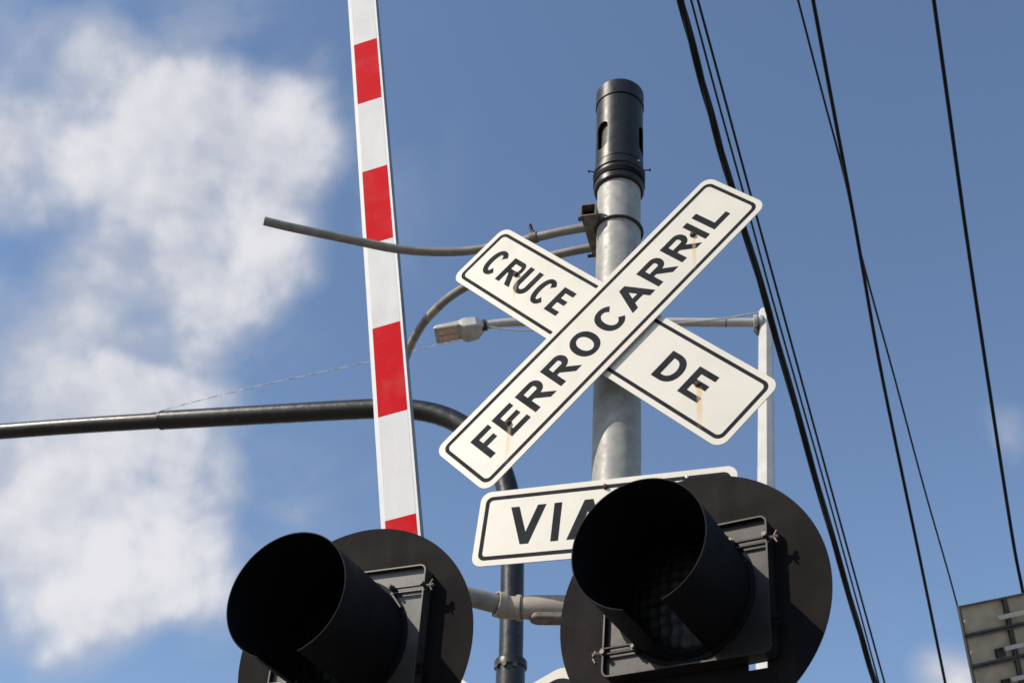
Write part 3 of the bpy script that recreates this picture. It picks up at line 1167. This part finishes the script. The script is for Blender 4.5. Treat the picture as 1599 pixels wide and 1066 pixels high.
link('arm', tube([q_(p) for p in smooth_path([armpts[0], armpts[1], armpts[2], armpts[3], a1p, a2p, a3p], 40)], ra, 24), M['lamp_arm'], lamp)
link('arm_joint', tube([q_(at_z(1134.5, 503.5, za)), q_(at_z(1132.5, 503.5, za))], ra * 1.06, 24), M['bracket'], lamp)
pj = q_(armpts[0])
link('arm_plate', lathe([(0, -.05), (ra * 1.75, -.05), (ra * 1.75, -.028), (ra * 1.2, -.02), (ra * 1.2, .0), (ra * 1.85, .004), (ra * 1.85, .03), (ra, .032)], 20, dirr, pj), M['lamp_arm'], lamp)
hk = q_(at_z(1183, 516, za - .09))
link('cable_hook', tube([hk + Vector((0, 0, .05)), hk + Vector((-.01, 0, 0)), hk + Vector((0.005, 0, -.05))], [.022, .03, .015], 10), M['dark'], lamp)
# LED head, built along its own axis: x runs outwards, z up
hp = a3p
tp = at_plane(684, 521, armpts[0], Vector((-dirr.y, dirr.x, 0)))
hx = (tp - hp)
HL = hx.length
hx.normalize()
hyy = Vector((0, 0, 1)).cross(hx).normalized()
hyy = (hyy + Vector((0, 0, .10))).normalized()
hzz = hx.cross(hyy).normalized()
if hzz.z < 0:
    hzz = -hzz
HM = Matrix((hx, hyy, hzz)).transposed().to_4x4()
HM.translation = q_(hp)
Wd = .30


def loft(sections):
    """sections: (x, half width, z bottom, z top, chamfer)"""
    bm = bmesh.new()
    rs = []
    for x, w, zb, zt, ch in sections:
        rs.append([bm.verts.new(HM @ Vector(v)) for v in (
            (x, -w + ch * .4, zb), (x, w - ch * .4, zb), (x, w, zb + ch * .4), (x, w, zt - ch), (x, w - ch, zt), (x, -w + ch, zt), (x, -w, zt - ch), (x, -w, zb + ch * .4))])
    for A, B in zip(rs, rs[1:]):
        for k in range(8):
            bm.faces.new((A[k], A[(k + 1) % 8], B[(k + 1) % 8], B[k]))
    bm.faces.new(rs[0])
    bm.faces.new(rs[-1])
    return from_bm(bm, True, math.radians(25))


rear = loft([(-.02, .05, -.045, .04, .02), (.05, .105, -.080, .06, .03), (.16, .115, -.085, .065, .03), (HL * .42, .112, -.072, .055, .025), (HL * .50, .104, -.034, .042, .02)])
link('gear_housing', rear, M['lamp_body'], lamp)
link('socket_ring', tube([q_(hp) - hx * .05, q_(hp) + hx * .012], ra * 1.35, 20), M['dark'], lamp)
frnt = loft([(HL * .49, .104, -.034, .038, .015), (HL * 1.00, .112, -.030, .018, .012), (HL * 1.07, .10, -.026, .008, .010)])
head_ = link('led_housing', frnt, M['lamp_body'], lamp)
for i in range(2):
    yy = (-.044, .044)[i]
    bm = bmesh.new()
    box_bm(bm, (HL * .77, yy, -.036), (HL * .42, .076, .006), None, .001)
    me = from_bm(bm)
    me.transform(HM)
    link('led_module', me, M['led'], head_)
for sg in (-1, 1):
    x0, x1, nf = HL * .54, HL * 1.0, 9
    comb = [(x0, .090 * sg), (x0, .095 * sg)]
    for k in range(nf):
        a, b_ = x0 + (x1 - x0) * (k + .25) / nf, x0 + (x1 - x0) * (k + .75) / nf
        comb += [(a, .095 * sg), (a, .110 * sg), (b_, .110 * sg), (b_, .095 * sg)]
    comb += [(x1, .095 * sg), (x1, .090 * sg)]
    fmx = HM @ Matrix(((1, 0, 0, 0), (0, 0, 1, 0), (0, -1, 0, -.030), (0, 0, 0, 1)))
    link('cooling_fins', sheet([comb], .012, 0, 0, fmx), M['led'], head_)

# ------------------------------------------------------------------ cables


def cable(name, label, pts, rad, mat='cable', group='overhead cables', sub=None, segs=8):
    o = pts[0]
    path = smooth_path(pts, 48)
    ob = link(name, tube([p - o for p in path], rad, segs), M[mat], None, o)
    tag(ob, label, 'cable', group)
    return ob


def run(pix, d0, d1, wpx):
    """cable through picture points, depth easing from d0 to d1; returns points and a radius"""
    y0, y1 = pix[0][1], pix[-1][1]
    pts = []
    for x, y in pix:
        t = (y - y0) / (y1 - y0)
        pts.append(at(x, y, 1 / ((1 - t) / d0 + t / d1)))      # straight in space
    return pts, wpx / 2 / F_PX * d0


def ext(pix, k=.25):
    (x0, y0), (x1, y1) = pix[0], pix[1]
    (xa, ya), (xb, yb) = pix[-2], pix[-1]
    return [(x0 - (x1 - x0) * k, y0 - (y1 - y0) * k)] + pix + [(xb + (xb - xa) * k, yb + (yb - ya) * k)]


W = {}
p, r = run(ext([(1062.5, 0), (1101, 145), (1141.5, 290), (1198, 478), (1275.5, 753), (1338, 970), (1369, 1075)]), 7.5, 10.5, 13.0)
o = p[0]
pth_ = smooth_path(p, 240)
bm = bmesh.new()
axc = (p[-1] - p[0]).normalized()
ux_ = axc.cross(Vector((0, 0, 1))).normalized()
uy_ = axc.cross(ux_)
for ph in (0, 2.1, 4.2):
    tube_bm(bm, [q - o + (ux_ * math.cos(i_ * .09 + ph) + uy_ * math.sin(i_ * .09 + ph)) * r * .42 for i_, q in enumerate(pth_)], r * .60, 10)
tag(link('overhead_cable', from_bm(bm, True), M['cable'], None, o), 'thickest black overhead cable, passing behind the top of the FERROCARRIL board', 'cable', 'overhead cables')
p, r = run(ext([(1079, 0), (1119, 150), (1160.5, 300), (1207, 470), (1289, 760), (1340, 945), (1375, 1075)]), 7.7, 10.7, 3.6)
cable('overhead_cable', 'thin black cable running close beside the thickest cable, between it and its twin', p, r)
p, r = run(ext([(1089.6, 0), (1130, 148), (1171, 300), (1215, 460), (1297, 760), (1348, 945), (1384, 1075)]), 7.8, 10.8, 4.2)
cable('overhead_cable', 'thin black cable on the open-sky side of the thickest cable and its neighbour', p, r)
p, r = run(ext([(1246, 0), (1283, 142), (1319.5, 280), (1346, 403), (1397, 590), (1442.6, 760), (1491, 930), (1527, 1075)]), 8.6, 12.5, 3.6)
cable('overhead_cable', 'thinner of two crossing black cables, ending down by the solar panel edge', p, r)
p, r = run(ext([(1269.5, 0), (1303, 180), (1335, 350), (1372, 560), (1413, 760), (1434, 860), (1478, 1075)]), 8.2, 11.8, 6.4)
cable('overhead_cable', 'thicker of two black cables that cross in the middle of the blue sky', p, r)
p, r = run(ext([(1458, 0), (1483, 180), (1508, 360), (1537, 555), (1568.5, 760), (1585, 862), (1600, 940), (1620, 1075)]), 7.5, 9.8, 6.4)
cable('overhead_cable', 'lone black cable crossing in front of the solar panel, apart from the others', p, r)
# pale twisted service wire from the lamp post to the far left
wp = [(722, 530), (690, 536.5), (570, 566), (440, 594), (330, 620), (240, 643.5), (150, 661), (60, 668), (0, 672), (-140, 682)]
pts = []
for i, (x, y) in enumerate(wp):
    dxx = (1186 - x) / 1186
    pts.append(at(x, y, depl * .985 + dxx * 1.2))
o = pts[0]
path = smooth_path(pts, 260)
bm = bmesh.new()
for ph in (0, PI):
    tw = []
    for i, p in enumerate(path):
        a = i * .42 + ph
        tw.append(p - o + Vector((0, math.cos(a), math.sin(a))) * .0035)
    tube_bm(bm, tw, .0023, 6)
wire = link('service_wire', from_bm(bm, True), M['silver'], None, o)
tag(wire, 'thin pale twisted wire running from the street lamp head past the striped arm', 'wire')

sp_ = [at(x, y, depl * .985 + (1186 - x) / 1186 * 1.2) for x, y in ((1184, 488), (1160, 492), (1132, 497), (1040, 506), (940, 513), (850, 515.5), (800, 515), (764, 510))]
link('supply_cable', tube([q_(p) for p in smooth_path(sp_, 50)], .0065, 8), M['lamp_arm'], lamp)

# ------------------------------------------------------------------ solar panel at the right edge
sd = 8.6
s_tl = at(1497, 946, sd)
s_tr = at(1640, 917, sd + .30)
ux = (s_tr - s_tl).normalized()
_r = ray(1526.5, 1090)
s_bl = CAMP + _r * ((s_tl - CAMP).dot(ux) / _r.dot(ux))
ux = (s_tr - s_tl).normalized()
uz = (s_tl - s_bl)
uz = (uz - ux * uz.dot(ux)).normalized()
uy = uz.cross(ux).normalized()                      # away from the viewer (towards the glass side)
if uy.dot(s_tl - CAMP) < 0:
    uy = -uy
SM = Matrix((ux, uy, uz)).transposed().to_4x4()
SMt = SM.copy()
panel = empty('solar_panel', s_tl, SM.to_euler())
tag(panel, 'solar panel array seen from below with beige backs and dark frames, right edge', 'solar panel')
PW, PHT = 1.20, 1.28
mh = .205
link('glass_face', box((PW / 2 + .004, .028, -PHT / 2 - .004), (PW - .012, .006, PHT - .012), .001), M['cells'], panel)
for k in range(6):
    z1 = -k * mh
    for j in range(3):
        x0 = j * .40
        link('back_sheet', box((x0 + .197, .022, z1 - mh / 2), (.39, .004, mh - .012), .0), M['panel_back'], panel)
        lp = [[(x0, z1), (x0 + .395, z1), (x0 + .395, z1 - mh + .006), (x0, z1 - mh + .006)],
              [(x0 + .014, z1 - .012), (x0 + .014, z1 - mh + .018), (x0 + .379, z1 - mh + .018), (x0 + .379, z1 - .012)]]
        link('frame', sheet(lp, .022, .000), M['alu'], panel)
        bm = bmesh.new()
        box_bm(bm, (x0 + .27, .010, z1 - mh * .72), (.075, .022, .06), None, .004)
        if k:
            link('junction_box', from_bm(bm), M['dark'], panel)
        else:
            bm.free()
for k in range(6):
    zc = -k * mh - mh * .60
    link('rail', box((PW / 2 + .14, -.030, zc), (PW - .28, .018, .028), .002), M['rail'], panel)
    bm = bmesh.new()
    box_bm(bm, (.012, -.020, zc + .02), (.018, .012, .018), None, .002)
    link('clamp', from_bm(bm), M['bolt'], panel)
link('cross_rail', box((PW * .62, -.062, -PHT / 2), (.05, .04, PHT * .9), .003), M['rail'], panel)
pc = s_tl + SMt.to_3x3() @ Vector((PW * .62, -.06, -PHT * .55))
pinv = Matrix.LocRotScale(s_tl, SM.to_euler(), None).inverted()
link('support_post', tube([pinv @ pc, pinv @ (pc + Vector((0, 0, -.3))), pinv @ Vector((pc.x, pc.y, 0))], .045, 20), M['galv'], panel)

# ------------------------------------------------------------------ light
to_sun = Vector((-1.262, -0.426, 1.05)).normalized()
SUN_EL = math.asin(to_sun.z)
SUN_AZ = math.atan2(to_sun.x, to_sun.y)
sun = bpy.data.lights.new('sun', 'SUN')
sun.energy = 3.7
sun.angle = math.radians(0.5)
sun.color = (1.0, 0.90, 0.755)
so = bpy.data.objects.new('sun', sun)
COL.objects.link(so)
so.rotation_euler = to_sun.to_track_quat('Z', 'Y').to_euler()
so.location = to_sun * 30

world = bpy.data.worlds.new('World')
scene.world = world
world.use_nodes = True
nt = NT(world)
for nd in list(nt.n):
    nt.n.remove(nd)
outw = nt.add('ShaderNodeOutputWorld')
sky = nt.add('ShaderNodeTexSky', sky_type='NISHITA')
sky.sun_disc = False
sky.sun_elevation = SUN_EL
sky.sun_rotation = SUN_AZ
sky.altitude = 0
sky.air_density = 1.0
sky.dust_density = 0.5
sky.ozone_density = 2.0
SKY_K = 0.138
dirn = nt.add('ShaderNodeTexCoord').outputs['Generated']
# clouds: soft masses at places in the sky, broken up by noise (all by direction)
BL = [
    (145, 85, 95, .85), (205, 170, 130, 1), (310, 150, 120, .95), (350, 240, 150, 1), (375, 350, 150, .95), (325, 440, 140, .9), (250, 250, 150, .95),
    (480, 250, 95, .9), (465, 160, 80, .7), (430, 400, 120, .75), (15, 235, 120, 1), (20, 310, 80, .6), (105, 220, 100, .8), (190, 275, 90, .85), (515, 75, 70, .4),
    (150, 425, 90, .75), (115, 500, 110, .8), (30, 580, 110, .75), (250, 420, 70, .35), (285, 480, 90, .55), (190, 620, 140, .95),
    (90, 730, 180, 1), (50, 820, 180, 1), (170, 890, 160, 1), (285, 690, 110, .85), (250, 820, 140, .9), (320, 900, 100, .7),
    (100, 970, 130, .7), (455, 800, 60, .35), (330, 600, 90, .6), (335, 770, 90, .7), (45, 15, 90, .3), (90, 160, 50, .25),
    (1490, 1060, 85, 1.0), (1565, 640, 60, .34), (1590, 690, 60, .28),
    (-250, 300, 300, .8), (-300, 800, 300, .7),
]
tot = None
for bx, by, br, wgt in BL:
    v = ray(bx, by).normalized()
    ds = nt.add('ShaderNodeVectorMath', operation='DISTANCE')
    nt.l.new(dirn, ds.inputs[0])
    ds.inputs[1].default_value = v
    a = nt.smooth(ds.outputs['Value'], 0.0, br * 1.25 / F_PX, wgt, 0.0)
    inv_ = nt.math('SUBTRACT', 1.0, a)
    tot = inv_ if tot is None else nt.math('MULTIPLY', tot, inv_)
mass = nt.math('SUBTRACT', 1.0, tot)
sunT = to_sun - Vector(_fwd) * to_sun.dot(Vector(_fwd))
sunT.normalize()


def detail(vec):
    w = nt.add('ShaderNodeTexNoise')
    nt.l.new(vec, w.inputs['Vector'])
    w.inputs['Scale'].default_value = 10
    w.inputs['Detail'].default_value = 3
    off = nt.add('ShaderNodeVectorMath', operation='SCALE')
    nt.l.new(w.outputs['Color'], off.inputs[0])
    off.inputs['Scale'].default_value = 0.05
    wv = nt.add('ShaderNodeVectorMath', operation='ADD')
    nt.l.new(vec, wv.inputs[0])
    nt.l.new(off.outputs[0], wv.inputs[1])
    vo = nt.add('ShaderNodeTexVoronoi', feature='F1')
    nt.l.new(wv.outputs[0], vo.inputs['Vector'])
    vo.inputs['Scale'].default_value = 15
    vo.inputs['Detail'].default_value = 2
    vo.inputs['Roughness'].default_value = 0.5
    puff = nt.math('SUBTRACT', .62, vo.outputs['Distance'])
    f = nt.math('SUBTRACT', nt.noise(vec, 10.0, 8, 0.55, 0.25), .5)
    return nt.math('ADD', nt.math('MULTIPLY', puff, PUFF), nt.math('MULTIPLY', f, FBM))


PUFF, FBM = .36, 1.1
d0 = detail(dirn)
n_veil = nt.noise(dirn, 6.5, 6, 0.55, 0.6)
sh = nt.add('ShaderNodeVectorMath', operation='ADD')
nt.l.new(dirn, sh.inputs[0])
sh.inputs[1].default_value = sunT * 0.016
d1_ = detail(sh.outputs[0])
den = nt.math('ADD', nt.math('MULTIPLY', mass, 1.22), d0)
alpha = nt.smooth(den, .10, 1.12)
alpha = nt.math('MULTIPLY', alpha, nt.smooth(mass, .02, .30))
wide = None
for bx, by, br, wgt in ((230, 260, 520, 1), (120, 720, 520, 1), (520, 120, 160, .35), (470, 730, 220, .35), (1580, 660, 130, .5), (1490, 1060, 200, .6)):
    ds = nt.add('ShaderNodeVectorMath', operation='DISTANCE')
    nt.l.new(dirn, ds.inputs[0])
    ds.inputs[1].default_value = ray(bx, by).normalized()
    a = nt.smooth(ds.outputs['Value'], br * .35 / F_PX, br / F_PX, wgt, 0.0)
    wide = a if wide is None else nt.math('MAXIMUM', wide, a)
veil = nt.math('MULTIPLY', nt.smooth(nt.math('ADD', n_veil, nt.math('MULTIPLY', d0, .35)), .40, .66, 0, .38), wide)
alpha = nt.math('SUBTRACT', 1.0, nt.math('MULTIPLY', nt.math('SUBTRACT', 1.0, alpha), nt.math('SUBTRACT', 1.0, veil)))
n3 = nt.noise(dirn, 3.2, 8, 0.58, 0.3)
fwd_ = nt.add('ShaderNodeVectorMath', operation='DOT_PRODUCT')
nt.l.new(dirn, fwd_.inputs[0])
fwd_.inputs[1].default_value = Vector(_fwd)
other = nt.math('MULTIPLY', nt.smooth(n3, .62, .76, 0, .35), nt.smooth(fwd_.outputs['Value'], .86, .60))
alpha = nt.math('MAXIMUM', alpha, other)
alpha = nt.math('MULTIPLY', alpha, .93)
lit = nt.math('MULTIPLY', nt.math('SUBTRACT', d0, d1_), 1.1)
big = nt.math('MULTIPLY', nt.math('SUBTRACT', nt.noise(dirn, 6.0, 4, .5), .5), 1.5)
shade = nt.smooth(nt.math('ADD', nt.math('ADD', lit, big), nt.math('MULTIPLY', alpha, .9)), .34, 1.22)
ccol = nt.mix(shade, (.50, .535, .63), (.84, .83, .85))
bg1 = nt.add('ShaderNodeBackground')
nt.l.new(sky.outputs[0], bg1.inputs['Color'])
bg1.inputs['Strength'].default_value = SKY_K
bg2 = nt.add('ShaderNodeBackground')
nt.l.new(ccol, bg2.inputs['Color'])
bg2.inputs['Strength'].default_value = .82
mx = nt.add('ShaderNodeMixShader')
nt.l.new(alpha, mx.inputs[0])
nt.l.new(bg1.outputs[0], mx.inputs[1])
nt.l.new(bg2.outputs[0], mx.inputs[2])
nt.l.new(mx.outputs[0], outw.inputs['Surface'])

vs = scene.view_settings
vs.view_transform = 'Standard'
vs.look = 'None'
vs.exposure = 0.28
vs.gamma = 1.0
vs.use_curve_mapping = False
